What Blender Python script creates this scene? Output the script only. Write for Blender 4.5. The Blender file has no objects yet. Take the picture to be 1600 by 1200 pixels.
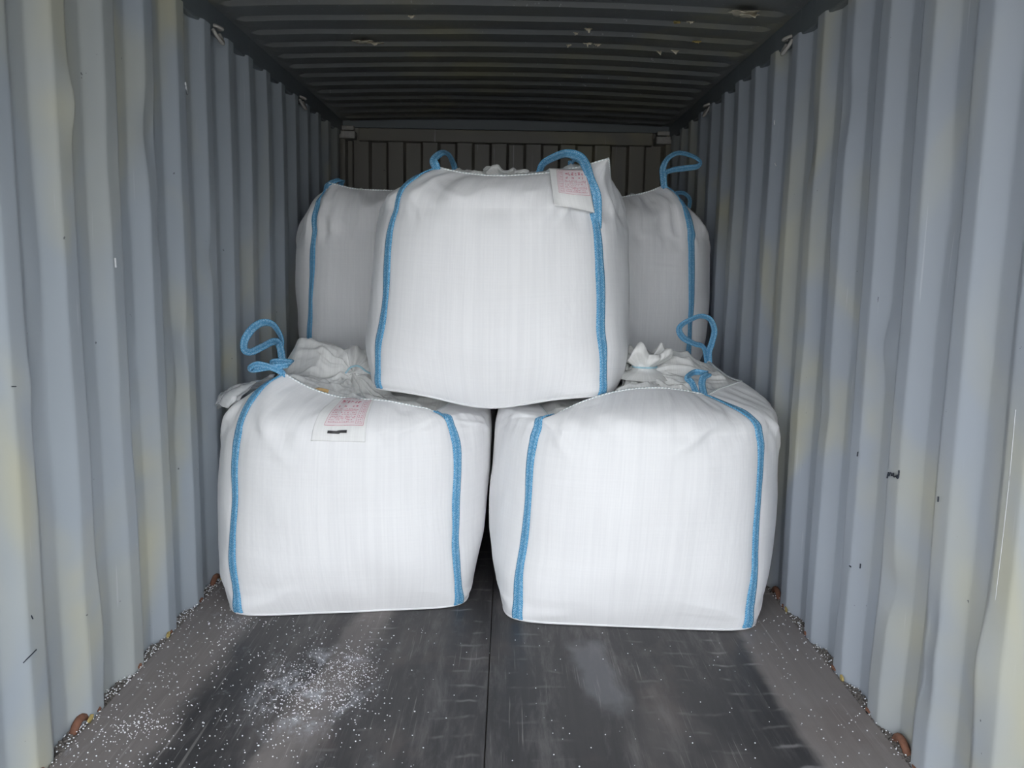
import bpy, math, random
import numpy as np
from mathutils import Matrix, Vector

# ------------------------------------------------------------------ camera, sky, exposure
scene = bpy.context.scene
COL = scene.collection
F_PX, PITCH, YAW, ROLL = 1289.07, .1383, -.0057, .0171
CAM = np.array([.0398, 0.0, 1.3303])

def cam_axes():
    cp, sp = math.cos(PITCH), math.sin(PITCH)
    f = np.array([0, cp, -sp]); r = np.array([1., 0, 0]); u = np.array([0, sp, cp])
    c, s = math.cos(YAW), math.sin(YAW)
    M = np.array([[c, -s, 0], [s, c, 0], [0, 0, 1]])
    f, r, u = M @ f, M @ r, M @ u
    c, s = math.cos(ROLL), math.sin(ROLL)
    return c * r + s * u, -s * r + c * u, f

AR, AU, AF = cam_axes()

def at(x, y, Y):
    """world point at depth Y that the photograph shows at pixel (x, y)"""
    d = AF + (x - 800) / F_PX * AR - (y - 600) / F_PX * AU
    return CAM + d * (Y / d[1])

cam_data = bpy.data.cameras.new('camera')
cam_data.sensor_width = 36.0
cam_data.lens = F_PX / 1600 * 36.0
cam_data.clip_start = 0.05
cam = bpy.data.objects.new('camera', cam_data)
COL.objects.link(cam)
m = Matrix.Identity(4)
for i in range(3):
    m[i][0], m[i][1], m[i][2], m[i][3] = AR[i], AU[i], -AF[i], CAM[i]
cam.matrix_world = m
scene.camera = cam

world = bpy.data.worlds.new('overcast_sky')
scene.world = world
world.use_nodes = True
bg = world.node_tree.nodes['Background']
bg.inputs['Color'].default_value = (.93, .96, 1.0, 1)
bg.inputs['Strength'].default_value = 1.0

vs = scene.view_settings
vs.view_transform = 'Standard'
vs.look = 'None'
vs.gamma = 1.0
vs.use_curve_mapping = False
vs.exposure = 2.56
scene.cycles.diffuse_bounces = 8
scene.cycles.max_bounces = 14

# ------------------------------------------------------------------ helpers
rng = np.random.default_rng(7)
random.seed(7)

def hash3(ix, iy, iz, seed):
    h = (ix.astype(np.int64) * 374761393 + iy.astype(np.int64) * 668265263 + iz.astype(np.int64) * 2147483647 + seed * 974634777) & 0x7fffffff
    h = ((h ^ (h >> 13)) * 1274126177) & 0x7fffffff
    h = (h ^ (h >> 16)) & 0xffff
    return h / 32767.5 - 1.0

def vnoise(p, scale=1.0, seed=0):
    """smooth value noise in [-1, 1] on points (..., 3)"""
    q = np.asarray(p, float) * scale
    i = np.floor(q).astype(np.int64); f = q - i
    f = f * f * f * (f * (f * 6 - 15) + 10)
    out = 0
    for a in (0, 1):
        for b in (0, 1):
            for c in (0, 1):
                w = (f[..., 0] if a else 1 - f[..., 0]) * (f[..., 1] if b else 1 - f[..., 1]) * (f[..., 2] if c else 1 - f[..., 2])
                out = out + w * hash3(i[..., 0] + a, i[..., 1] + b, i[..., 2] + c, seed)
    return out

def fbm(p, scale=1.0, seed=0, octs=3):
    s, a = 0, 1.0
    for k in range(octs):
        s = s + a * vnoise(p, scale * 2 ** k, seed + k * 17); a *= .5
    return s

def herm(x, xs, ys):
    """monotone-ish cubic interpolation"""
    xs = np.asarray(xs, float); ys = np.asarray(ys, float); x = np.clip(x, xs[0], xs[-1])
    d = np.diff(ys) / np.diff(xs)
    mm = np.zeros(len(xs)); mm[0], mm[-1] = d[0], d[-1]
    for k in range(1, len(xs) - 1):
        mm[k] = 0 if d[k - 1] * d[k] <= 0 else 2 * d[k - 1] * d[k] / (d[k - 1] + d[k])
    k = np.clip(np.searchsorted(xs, x, side='right') - 1, 0, len(xs) - 2)
    h = xs[k + 1] - xs[k]; t = (x - xs[k]) / h
    return ((2 * t**3 - 3 * t**2 + 1) * ys[k] + (t**3 - 2 * t**2 + t) * h * mm[k]
            + (-2 * t**3 + 3 * t**2) * ys[k + 1] + (t**3 - t**2) * h * mm[k + 1])

def mesh_obj(name, verts, faces, mat, parent=None, uvs=None, smooth=True):
    me = bpy.data.meshes.new(name)
    me.from_pydata(np.asarray(verts, float).reshape(-1, 3).tolist(), [], faces)
    if uvs is not None:
        uvl = me.uv_layers.new(name='UVMap')
        li = np.zeros(len(me.loops), dtype=np.int32); me.loops.foreach_get('vertex_index', li)
        uvl.data.foreach_set('uv', np.asarray(uvs, np.float32)[li].ravel())
    if smooth:
        me.polygons.foreach_set('use_smooth', [True] * len(me.polygons))
    if mat is not None:
        me.materials.append(mat)
    me.update()
    o = bpy.data.objects.new(name, me)
    COL.objects.link(o)
    if parent is not None:
        o.parent = parent
    return o

def grid_faces(nu, nv, close_u=False, close_v=False, flip=False):
    fs = []
    for i in range(nu if close_u else nu - 1):
        i2 = (i + 1) % nu
        for j in range(nv if close_v else nv - 1):
            j2 = (j + 1) % nv
            f = (i * nv + j, i2 * nv + j, i2 * nv + j2, i * nv + j2)
            fs.append(f[::-1] if flip else f)
    return fs

def grid_obj(name, P, mat, parent=None, UV=None, close_u=False, close_v=False, flip=False, smooth=True):
    nu, nv = P.shape[:2]
    return mesh_obj(name, P.reshape(-1, 3), grid_faces(nu, nv, close_u, close_v, flip), mat, parent,
                    None if UV is None else UV.reshape(-1, 2), smooth)

def boxes_obj(name, boxes, mat, parent=None):
    V, Fc = [], []
    for (x0, x1, y0, y1, z0, z1) in boxes:
        b = len(V)
        V += [(x0, y0, z0), (x1, y0, z0), (x1, y1, z0), (x0, y1, z0), (x0, y0, z1), (x1, y0, z1), (x1, y1, z1), (x0, y1, z1)]
        Fc += [tuple(b + k for k in f) for f in ((0, 3, 2, 1), (4, 5, 6, 7), (0, 1, 5, 4), (1, 2, 6, 5), (2, 3, 7, 6), (3, 0, 4, 7))]
    return mesh_obj(name, V, Fc, mat, parent, smooth=False)

def bevel(o, w, seg=2):
    md = o.modifiers.new('bevel', 'BEVEL'); md.width = w; md.segments = seg; md.limit_method = 'ANGLE'
    return o

def catmull(pts, n):
    P = np.asarray(pts, float)
    P = np.vstack([2 * P[0] - P[1], P, 2 * P[-1] - P[-2]])
    out = []
    segs = len(P) - 3
    for s in np.linspace(0, segs - 1e-6, n):
        k = int(s); t = s - k
        p0, p1, p2, p3 = P[k:k + 4]
        out.append(.5 * ((2 * p1) + (-p0 + p2) * t + (2 * p0 - 5 * p1 + 4 * p2 - p3) * t * t + (-p0 + 3 * p1 - 3 * p2 + p3) * t ** 3))
    return np.array(out)

def tube(name, pts, rad, mat, parent=None, n=None, sides=8, closed=False):
    P = np.asarray(pts, float) if n is None else catmull(pts, n)
    N = len(P)
    T = np.gradient(P, axis=0) if not closed else np.roll(P, -1, 0) - np.roll(P, 1, 0)
    T /= np.linalg.norm(T, axis=1)[:, None] + 1e-12
    L = np.concatenate([[0], np.cumsum(np.linalg.norm(np.diff(P, axis=0), axis=1))])
    up = np.array([0, 0, 1.0])
    A = np.cross(T, up); bad = np.linalg.norm(A, axis=1) < 1e-3
    A[bad] = np.cross(T[bad], np.array([0, 1.0, 0]))
    A /= np.linalg.norm(A, axis=1)[:, None]
    Bn = np.cross(T, A)
    ang = np.linspace(0, 2 * np.pi, sides, endpoint=False)
    r = np.broadcast_to(np.asarray(rad, float), (N,))
    G = P[:, None] + r[:, None, None] * (np.cos(ang)[None, :, None] * A[:, None] + np.sin(ang)[None, :, None] * Bn[:, None])
    UV = np.stack([np.repeat((ang / (2 * np.pi))[None], N, 0), np.repeat(L[:, None], sides, 1)], -1)
    return grid_obj(name, G, mat, parent, UV, close_u=closed, close_v=True)

def ribbon(name, pts, width, thick, phis, mat, parent=None, n=90, off=(0, 0, 0), face=(0, 1, 0)):
    """flat webbing swept along a curve; phi = 0 turns its face towards -Y, 90 shows its edge"""
    P = catmull(pts, n) - np.asarray(off)
    T = np.gradient(P, axis=0); T /= np.linalg.norm(T, axis=1)[:, None] + 1e-12
    ph = np.radians(herm(np.linspace(0, 1, n), np.linspace(0, 1, len(phis)), phis))
    Yv = np.asarray(face, float)
    S = np.cross(T, Yv)
    for k in range(n):
        if np.linalg.norm(S[k]) < .25 and k:
            S[k] = S[k - 1] - T[k] * (S[k - 1] @ T[k])
        S[k] /= np.linalg.norm(S[k]) + 1e-9
        if k and S[k] @ S[k - 1] < 0:
            S[k] = -S[k]
    N = np.cross(S, T)
    S2 = np.cos(ph)[:, None] * S + np.sin(ph)[:, None] * N
    N2 = np.cross(S2, T)
    prof = np.array([(-1, 0), (-.85, .5), (-.4, .55), (0, .3), (.4, .55), (.85, .5), (1, 0), (.85, -.5), (.4, -.55), (0, -.3), (-.4, -.55), (-.85, -.5)])
    G = P[:, None] + S2[:, None] * (prof[:, 0] * width / 2)[None, :, None] + N2[:, None] * (prof[:, 1] * thick)[None, :, None]
    L = np.concatenate([[0], np.cumsum(np.linalg.norm(np.diff(P, axis=0), axis=1))])
    UV = np.stack([np.repeat((prof[:, 0] * .5 + .5)[None], n, 0), np.repeat(L[:, None], len(prof), 1)], -1)
    return grid_obj(name, G, mat, parent, UV, close_v=True)

def tag_obj(o, label=None, cat=None, group=None, kind=None):
    if label: o['label'] = label
    if cat: o['category'] = cat
    if group: o['group'] = group
    if kind: o['kind'] = kind
    return o

# ------------------------------------------------------------------ materials
class NT:
    def __init__(s, name):
        s.mat = bpy.data.materials.new(name); s.mat.use_nodes = True
        s.t = s.mat.node_tree; s.b = s.t.nodes['Principled BSDF']; s.out = s.t.nodes['Material Output']
    def n(s, typ, **kw):
        nd = s.t.nodes.new(typ)
        for k, v in kw.items():
            setattr(nd, k, v)
        return nd
    def l(s, a, b): s.t.links.new(a, b)
    def pos(s): return s.n('ShaderNodeNewGeometry').outputs['Position']
    def obj(s): return s.n('ShaderNodeTexCoord').outputs['Object']
    def uv(s): return s.n('ShaderNodeTexCoord').outputs['UV']
    def mapv(s, vec, scale=(1, 1, 1), loc=(0, 0, 0), rot=(0, 0, 0)):
        nd = s.n('ShaderNodeMapping'); s.l(vec, nd.inputs['Vector'])
        nd.inputs['Scale'].default_value = scale; nd.inputs['Location'].default_value = loc; nd.inputs['Rotation'].default_value = rot
        return nd.outputs[0]
    def noise(s, vec, scale=5, detail=3, rough=.5, dist=0):
        nd = s.n('ShaderNodeTexNoise'); s.l(vec, nd.inputs['Vector'])
        nd.inputs['Scale'].default_value = scale; nd.inputs['Detail'].default_value = detail
        nd.inputs['Roughness'].default_value = rough; nd.inputs['Distortion'].default_value = dist
        return nd.outputs['Fac']
    def ramp(s, fac, stops, interp='LINEAR'):
        nd = s.n('ShaderNodeValToRGB'); s.l(fac, nd.inputs[0]); nd.color_ramp.interpolation = interp
        e = nd.color_ramp.elements
        while len(e) < len(stops): e.new(.5)
        for k, (p, c) in enumerate(stops):
            e[k].position = p; e[k].color = (c, c, c, 1) if not isinstance(c, tuple) else (*c, 1)
        return nd.outputs[0]
    def rng(s, fac, a, b, c=0., d=1.):
        nd = s.n('ShaderNodeMapRange', interpolation_type='SMOOTHSTEP'); s.l(fac, nd.inputs[0])
        for k, v in enumerate((a, b, c, d)): nd.inputs[k + 1].default_value = v
        return nd.outputs[0]
    def math(s, op, a, b=None, c=None):
        nd = s.n('ShaderNodeMath', operation=op)
        for k, v in enumerate((a, b, c)):
            if v is None: continue
            if isinstance(v, (int, float)): nd.inputs[k].default_value = v
            else: s.l(v, nd.inputs[k])
        return nd.outputs[0]
    def mix(s, fac, a, b, mode='MIX'):
        nd = s.n('ShaderNodeMix', data_type='RGBA', blend_type=mode)
        for idx, v in ((0, fac), (6, a), (7, b)):
            if isinstance(v, (int, float)): nd.inputs[idx].default_value = v
            elif isinstance(v, tuple): nd.inputs[idx].default_value = (*v, 1)
            else: s.l(v, nd.inputs[idx])
        return nd.outputs[2]
    def sep(s, vec):
        nd = s.n('ShaderNodeSeparateXYZ'); s.l(vec, nd.inputs[0]); return nd.outputs
    def bump(s, h, strength=.3, dist=.01, normal=None):
        nd = s.n('ShaderNodeBump'); s.l(h, nd.inputs['Height'])
        nd.inputs['Strength'].default_value = strength; nd.inputs['Distance'].default_value = dist
        if normal is not None: s.l(normal, nd.inputs['Normal'])
        return nd.outputs[0]
    def set(s, **kw):
        for k, v in kw.items():
            k = k.replace('_', ' ')
            if isinstance(v, (int, float)): s.b.inputs[k].default_value = v
            elif isinstance(v, tuple): s.b.inputs[k].default_value = (*v, 1) if len(v) == 3 else v
            else: s.l(v, s.b.inputs[k])
        return s.mat

def mat_simple(name, col, rough=.6, metal=0., var=.15, scale=30):
    t = NT(name)
    f = t.noise(t.obj(), scale, 4)
    c0 = tuple(x * (1 - var) for x in col); c1 = tuple(min(1, x * (1 + var)) for x in col)
    return t.set(Base_Color=t.mix(f, c0, c1), Roughness=rough, Metallic=metal, Normal=t.bump(f, .15, .004))

def mat_paint(name, base, cream, spec=.4, amount=1.0, seed=0., rough=.42):
    """old container paint: blue grey, yellowed in patches, scuffed"""
    t = NT(name); p = t.pos()
    big = t.noise(t.mapv(p, (.8, .9, .75), (seed, seed * 2, 0)), 1.5, 3, .5, .6)
    patch = t.rng(big, .47, .65)
    strips = t.noise(t.mapv(p, (3.0, 3.6, .18), (seed, 0, 0)), 1.0, 1)
    patch = t.math('MULTIPLY', t.math('MULTIPLY', patch, t.rng(strips, .35, .65, .35, 1.)), amount)
    col = t.mix(patch, base, cream)
    tone = t.noise(t.mapv(p, (2, 2.5, .9)), 1.3, 3)
    col = t.mix(t.rng(tone, .3, .7, 0, .35), col, tuple(x * .82 for x in base))
    spots = t.noise(p, 42, 2, .5)
    col = t.mix(t.rng(spots, .77, .785, 0, .8), col, (.05, .055, .06))
    scr = t.noise(t.mapv(p, (60, 60, 2.2)), 1, 2)
    col = t.mix(t.rng(scr, .70, .76, 0, .28), col, (.62, .64, .66))
    b = t.noise(t.mapv(p, (9, 9, 3)), 1, 2)
    return t.set(Base_Color=col, Roughness=rough, Specular_IOR_Level=spec, Normal=t.bump(b, .12, .01))

M_WALL = mat_paint('container_wall_paint', (.345, .385, .425), (.47, .455, .33))
M_WALL_R = mat_paint('container_wall_paint_far_side', (.345, .38, .428), (.47, .455, .33), seed=3.7)
M_ROOF = mat_paint('container_paint_roof_shade', (.125, .133, .137), (.19, .18, .11), amount=.7, seed=1.3)  # container paint darkened: the shade under the roof is put into the colour
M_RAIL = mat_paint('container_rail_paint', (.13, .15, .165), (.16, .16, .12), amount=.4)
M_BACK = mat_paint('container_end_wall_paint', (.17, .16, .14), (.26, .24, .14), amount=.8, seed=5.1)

def mat_floor():
    t = NT('worn_plywood_floor'); p = t.pos(); x, y, z = t.sep(p)
    rag = t.math('MULTIPLY', t.math('SUBTRACT', t.noise(t.mapv(p, (5, 2.2, 1)), 1, 5, .65), .5), .16)
    grain = t.noise(t.mapv(p, (38, 1.6, 1)), 1, 5, .6)
    cloud = t.noise(t.mapv(p, (1.6, .9, 1)), 1.6, 4, .6, .6)
    brown = t.mix(grain, (.165, .147, .142), (.25, .228, .218))
    rubber = t.mix(grain, (.022, .022, .025), (.052, .049, .051))
    ax = t.math('ABSOLUTE', t.math('ADD', x, 0.0))
    wob = t.math('MULTIPLY', t.math('SUBTRACT', t.noise(t.mapv(p, (.6, 9, 1)), 1, 3), .5), .06)
    # fork-lift tyre tracks: dark rubber polished in over the middle, paler bare wood along the walls
    edge_r = t.rng(t.math('ADD', t.math('ADD', x, wob), t.math('MULTIPLY', rag, .35)), .89, .935, 1, 0)
    edge_l = t.rng(t.math('ADD', t.math('ADD', x, wob), rag), -.97, -.86, 0, 1)
    track = t.math('MULTIPLY', edge_r, edge_l)
    # bare diagonal stripe worn through the left track
    diag = t.math('ADD', t.math('ADD', x, t.math('MULTIPLY', y, -.13)), t.math('ADD', t.math('ADD', .86, wob), rag))
    bare = t.math('MULTIPLY', t.rng(diag, -.075, -.02), t.rng(diag, .05, .13, 1, 0))
    track = t.math('SUBTRACT', track, t.math('MULTIPLY', bare, t.rng(cloud, .3, .55, .45, .95)))
    track = t.math('SUBTRACT', track, t.rng(cloud, .52, .78, 0, .42))
    track = t.math('MAXIMUM', track, 0.02)
    col = t.mix(track, brown, rubber)
    # pale cross ticks left by tyre lugs
    def ticks(cx, w, per, ph, st):
        yy = t.math('ADD', y, t.math('MULTIPLY', t.math('SUBTRACT', t.noise(t.mapv(p, (7, 2.5, 1)), 1, 3), .5), .075))
        w1 = t.math('FRACT', t.math('ADD', t.math('DIVIDE', yy, per), ph))
        line = t.rng(t.math('ABSOLUTE', t.math('SUBTRACT', w1, .5)), .0, .12, 1, 0)
        band = t.rng(t.math('ABSOLUTE', t.math('SUBTRACT', t.math('ADD', x, wob), cx)), w * .5, w, 1, 0)
        brk = t.rng(t.noise(t.mapv(p, (11, 5, 1), (cx * 7, 0, 0)), 1, 3), .44, .64)
        return t.math('MULTIPLY', t.math('MULTIPLY', t.math('MULTIPLY', line, band), brk), st)
    tk = ticks(-.085, .10, .098, .0, .36)
    for a in ((.85, .10, .098, .3, .48), (.60, .15, .098, .55, .16), (-.42, .08, .098, .7, .28), (.14, .12, .098, .1, .16)):
        tk = t.math('MAXIMUM', tk, ticks(*a))
    col = t.mix(tk, col, (.36, .35, .35))
    # long scratches
    smut = t.noise(t.mapv(p, (9, 1.5, 1), rot=(0, 0, .04)), 1, 6, .72, .3)
    col = t.mix(t.rng(smut, .46, .74, 0, .42), col, (.25, .235, .235))
    brz = t.noise(t.mapv(p, (3, 2.4, 1), (4, 1, 0)), 1, 4, .6)
    col = t.mix(t.rng(brz, .52, .72, 0, .35), col, (.13, .10, .09))
    msk = t.rng(t.noise(t.mapv(p, (6, 3.5, 1)), 1, 3), .42, .62)
    sc = t.noise(t.mapv(p, (120, 2.6, 1), rot=(0, 0, .05)), 1, 4, .6)
    col = t.mix(t.math('MULTIPLY', msk, t.rng(sc, .58, .72, 0, .38)), col, (.42, .40, .39))
    sc3 = t.noise(t.mapv(p, (26, .45, 1), rot=(0, 0, -.03)), 1, 1, .5)
    col = t.mix(t.rng(sc3, .755, .785, 0, .3), col, (.40, .38, .36))
    sc2 = t.noise(t.mapv(p, (90, 2.6, 1), (3, 0, 0), rot=(0, 0, -.16)), 1, 4, .6)
    col = t.mix(t.math('MULTIPLY', t.rng(sc2, .60, .72, 0, .38), t.rng(x, -.35, -.75)), col, (.50, .48, .46))
    # pale powder on the left half
    pw = t.noise(t.mapv(p, (9, 5, 1)), 1.3, 5, .75, .5)
    dx = t.math('DIVIDE', t.math('ADD', x, .56), .20); dy = t.math('DIVIDE', t.math('SUBTRACT', y, 2.47), .30)
    dd = t.math('SQRT', t.math('ADD', t.math('MULTIPLY', dx, dx), t.math('MULTIPLY', dy, dy)))
    powd = t.math('MULTIPLY', t.rng(dd, .25, 1.25, 1, 0), t.rng(pw, .47, .66))
    col = t.mix(t.math('MULTIPLY', powd, .62), col, (.60, .62, .68))
    fine = t.math('MULTIPLY', t.rng(pw, .58, .74, 0, .30), t.rng(x, .1, -.7))
    col = t.mix(fine, col, (.55, .56, .60))
    # flat grey scuffed patch right of the middle
    pn = t.math('MULTIPLY', t.math('SUBTRACT', t.noise(t.mapv(p, (14, 8, 1)), 1, 4), .5), .09)
    px = t.math('ADD', t.math('SUBTRACT', t.math('ADD', x, t.math('MULTIPLY', y, .12)), .662), pn); py = t.math('ADD', t.math('SUBTRACT', y, 2.60), t.math('MULTIPLY', pn, 2))
    pm = t.math('MULTIPLY', t.rng(t.math('ABSOLUTE', px), .03, .085, 1, 0), t.rng(t.math('ABSOLUTE', py), .17, .28, 1, 0))
    col = t.mix(t.math('MULTIPLY', pm, .42), col, (.24, .245, .265))
    gl = t.mix(track, (.62, .62, .62), (.46, .46, .46))
    h = t.math('ADD', grain, t.math('MULTIPLY', pw, .5))
    return t.set(Base_Color=col, Roughness=gl, Specular_IOR_Level=.35, Normal=t.bump(h, .25, .004))
M_FLOOR = mat_floor()
M_SILL = mat_simple('rusty_floor_rail', (.10, .085, .075), .8, 0, .5, 40)
M_RUST = mat_simple('orange_brown_rust', (.17, .075, .045), .8, 0, .5, 55)
M_FLAKE = mat_simple('bare_primer_flake', (.50, .46, .36), .7, 0, .25, 40)
M_SCR = mat_simple('pale_scratch', (.58, .60, .62), .6, 0, .15, 60)
M_YFLAKE = mat_simple('yellow_primer_flake', (.40, .31, .11), .7, 0, .25, 40)
M_RING = mat_simple('painted_steel_ring', (.34, .33, .31), .5, .1, .3, 60)
M_INK = mat_simple('marker_ink', (.012, .018, .03), .5, 0, .2, 60)
M_GROUND = mat_simple('yard_concrete', (.39, .375, .345), .9, 0, .2, 3)
M_PELLET = mat_simple('white_plastic_pellet', (.80, .81, .84), .35, 0, .05, 60)
M_GRIT = mat_simple('dark_grit', (.15, .135, .125), .9, 0, .6, 90)

def mat_fabric(name, c, c2, dirt=.0, transl=.0, vs_=1.0):
    """woven polypropylene: flat tapes running up and across"""
    t = NT(name); uv = t.uv()
    va = t.noise(t.mapv(uv, (150, 2.2, 1)), 1, 2, .5)
    vb = t.noise(t.mapv(uv, (38, .9, 1)), 1, 2, .5)
    ha = t.noise(t.mapv(uv, (2.5, 160, 1)), 1, 2, .5)
    f = t.math('ADD', t.math('MULTIPLY', va, .45), t.math('ADD', t.math('MULTIPLY', vb, .35), t.math('MULTIPLY', ha, .2)))
    col = t.mix(t.rng(f, .38, .62), c2, c)
    d = t.noise(t.obj(), 3.2, 4, .6)
    col = t.mix(t.rng(d, .5, .8, 0, dirt), col, (.55, .52, .47))
    wv = t.n('ShaderNodeTexWave', wave_type='BANDS', bands_direction='X'); t.l(uv, wv.inputs['Vector']); wv.inputs['Scale'].default_value = 120
    wh = t.n('ShaderNodeTexWave', wave_type='BANDS', bands_direction='Y'); t.l(uv, wh.inputs['Vector']); wh.inputs['Scale'].default_value = 120
    h = t.math('ADD', t.math('MULTIPLY', wv.outputs['Fac'], wh.outputs['Fac']), t.math('MULTIPLY', va, 1.5))
    soft = t.noise(t.mapv(uv, (14, 5, 1)), 1, 3, .55)
    nrm = t.bump(soft, .30 * vs_, .012, t.bump(h, .10, .002))
    return t.set(Base_Color=col, Roughness=.55, Specular_IOR_Level=.3, Normal=nrm, Sheen_Weight=.15)

M_FAB = mat_fabric('white_woven_fabric', (.865, .865, .872), (.825, .825, .835), .05)
M_FAB2 = mat_fabric('thin_top_fabric', (.77, .77, .755), (.68, .68, .665), .22, vs_=1.6)
M_TAGW = mat_fabric('tag_film', (.84, .84, .83), (.79, .79, .78), .05)

def mat_strap():
    t = NT('blue_webbing'); uv = t.uv(); u, v, _ = t.sep(uv)
    # woven herringbone with two rows of pale lock stitches
    au = t.math('ABSOLUTE', t.math('SUBTRACT', u, .5))
    ch = t.math('FRACT', t.math('ADD', t.math('MULTIPLY', v, 110), t.math('MULTIPLY', au, 5)))
    hb = t.rng(t.math('ABSOLUTE', t.math('SUBTRACT', ch, .5)), .1, .4)
    n = t.noise(t.mapv(uv, (4, 90, 1)), 1, 3, .6)
    col = t.mix(hb, (.055, .24, .46), (.16, .44, .67))
    col = t.mix(t.rng(n, .48, .66, 0, .6), col, (.36, .62, .82))
    st = t.rng(t.math('ABSOLUTE', t.math('SUBTRACT', au, .27)), .03, .07, 1, 0)
    dash = t.rng(t.math('FRACT', t.math('MULTIPLY', v, 85)), .35, .5)
    col = t.mix(t.math('MULTIPLY', t.math('MULTIPLY', st, dash), .55), col, (.50, .66, .78))
    groove = t.rng(au, .0, .06, .5, 0)
    col = t.mix(groove, col, (.03, .11, .25))
    return t.set(Base_Color=col, Roughness=.55, Specular_IOR_Level=.35, Normal=t.bump(hb, .35, .003))
M_STRAP = mat_strap()

def mat_seam():
    t = NT('overlock_thread'); u, v, _ = t.sep(t.uv())
    d = t.rng(t.math('ABSOLUTE', t.math('SUBTRACT', t.math('FRACT', t.math('MULTIPLY', v, 75)), .5)), .12, .3)
    col = t.mix(d, (.58, .64, .65), (.84, .86, .86))
    return t.set(Base_Color=col, Roughness=.7, Normal=t.bump(d, .6, .004))
M_SEAM = mat_seam()
M_TEAL = mat_simple('pale_blue_thread', (.32, .50, .58), .7, 0, .3, 80)
M_KRAFT = mat_simple('ochre_tape', (.50, .33, .14), .6, 0, .2, 60)

def mat_liner():
    t = NT('clear_liner_film')
    n = t.noise(t.obj(), 14, 4, .6)
    return t.set(Base_Color=(.86, .87, .88), Roughness=.2, Alpha=.55, Specular_IOR_Level=.6, Normal=t.bump(n, .4, .02))
M_LINER = mat_liner()

def mat_print(name, c, lo, hi):
    """ink that did not take evenly on the woven film"""
    t = NT(name); n = t.noise(t.obj(), 70, 3, .6)
    return t.set(Base_Color=t.mix(t.rng(n, lo, hi), c, tuple(.55 * a + .45 * .8 for a in c)), Roughness=.6)
M_RED = mat_print('red_print', (.55, .06, .13), .50, .78)
M_PINK = mat_print('pale_red_print', (.70, .38, .43), .35, .6)
M_WASH = mat_print('faded_red_ground', (.83, .74, .76), .4, .65)
M_BLACK = mat_simple('black_print', (.022, .02, .022), .5, 0, .2, 60)

# ------------------------------------------------------------------ the container
Y0, YB = 0.26, 6.16          # door end (open, behind the photographer) and closed end
W_IN, W_OUT = 1.166, 1.202   # inner and outer faces of the corrugation
Z_RAIL = 2.275

ground = boxes_obj('ground', [(-30, 30, -40, 30, -.30, -.17)], M_GROUND)
tag_obj(ground, kind='structure')

def corr_profile(start, pitch, flats, lo, hi, y0, y1, r=.006):
    """polyline (y, x) of trapezoidal corrugation; flats = (slope in, inner, slope out, outer)"""
    pts = []
    k = int(math.floor((y0 - start) / pitch)) - 1
    y = start + k * pitch
    cor = []
    while y < y1 + pitch:
        cor += [(y, lo), (y + flats[0], hi), (y + flats[0] + flats[1], hi), (y + flats[0] + flats[1] + flats[2], lo)]
        y += pitch
    for i in range(1, len(cor) - 1):
        a, b, c = map(np.array, (cor[i - 1], cor[i], cor[i + 1]))
        d1 = (a - b) / np.linalg.norm(a - b); d2 = (c - b) / np.linalg.norm(c - b)
        for q in (b + d1 * r * 2.2, b + d1 * r + d2 * 0, b * .5 + (b + d1 * r + b + d2 * r) * .25, b + d2 * r, b + d2 * r * 2.2):
            pts.append(q)
    pts = np.array(pts)
    ends = np.array([[q, np.interp(q, pts[:, 0], pts[:, 1])] for q in (y0, y1)])
    return np.vstack([ends[:1], pts[(pts[:, 0] > y0) & (pts[:, 0] < y1)], ends[1:]])

def side_wall(name, sgn, start, mat, seed, dents=()):
    pr = corr_profile(start, .278, (.068, .070, .068), W_OUT, W_IN, Y0, YB)
    zs = np.linspace(-.05, Z_RAIL, 64)
    r = np.random.default_rng(seed)
    Yg = np.repeat(pr[:, :1], len(zs), 1); Xg = np.repeat(pr[:, 1:], len(zs), 1); Zg = np.repeat(zs[None], len(pr), 0)
    d = .004 * vnoise(np.stack([Yg * 1.2, Zg * 1.6, Yg * 0], -1), 1.0, seed)
    for _ in range(46):          # dents from years of loading
        cy, cz = r.uniform(1.6, 5.5), r.uniform(.15, 1.9)
        sy, sz, a = r.uniform(.03, .07), r.uniform(.06, .18), r.uniform(-.012, .014)
        d = d + a * np.exp(-((Yg - cy) / sy) ** 2 - ((Zg - cz) / sz) ** 2)
    for cy, cz, sy, sz, a in dents:
        d = d + a * np.exp(-((Yg - cy) / sy) ** 2 - ((Zg - cz) / sz) ** 2)
    sh = .005 * vnoise(np.stack([Yg * 2.2, Zg * 2.4, Yg * 0 + 5], -1), 1.0, seed + 3)
    P = np.stack([sgn * (Xg + d * np.clip((Zg + .05) * 6, 0, 1)), Yg + sh, Zg], -1)
    o = grid_obj(name, P, mat, flip=(sgn > 0))
    return tag_obj(o, kind='structure')

wall_l = side_wall('wall_left', -1, 2.2053, M_WALL, 11, ((2.71, 1.02, 0.04, 0.07, 0.016), (3.01, 0.89, 0.05, 0.11, -0.016), (3.09, 1.05, 0.04, 0.07, 0.018), (2.68, 0.77, 0.05, 0.11, 0.016), (2.35, 1.76, 0.04, 0.07, -0.016), (2.86, 1.76, 0.05, 0.11, 0.018)))
wall_r = side_wall('wall_right', 1, 1.9586, M_WALL_R, 23, ((2.07, 0.41, 0.04, 0.07, 0.016), (1.82, 0.44, 0.05, 0.11, -0.016), (2.31, 0.42, 0.04, 0.07, 0.018), (2.73, 1.12, 0.05, 0.11, 0.016), (2.5, 1.12, 0.04, 0.07, -0.016), (3.21, 1.81, 0.05, 0.11, 0.018), (2.08, 0.26, 0.04, 0.07, 0.016)))

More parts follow.
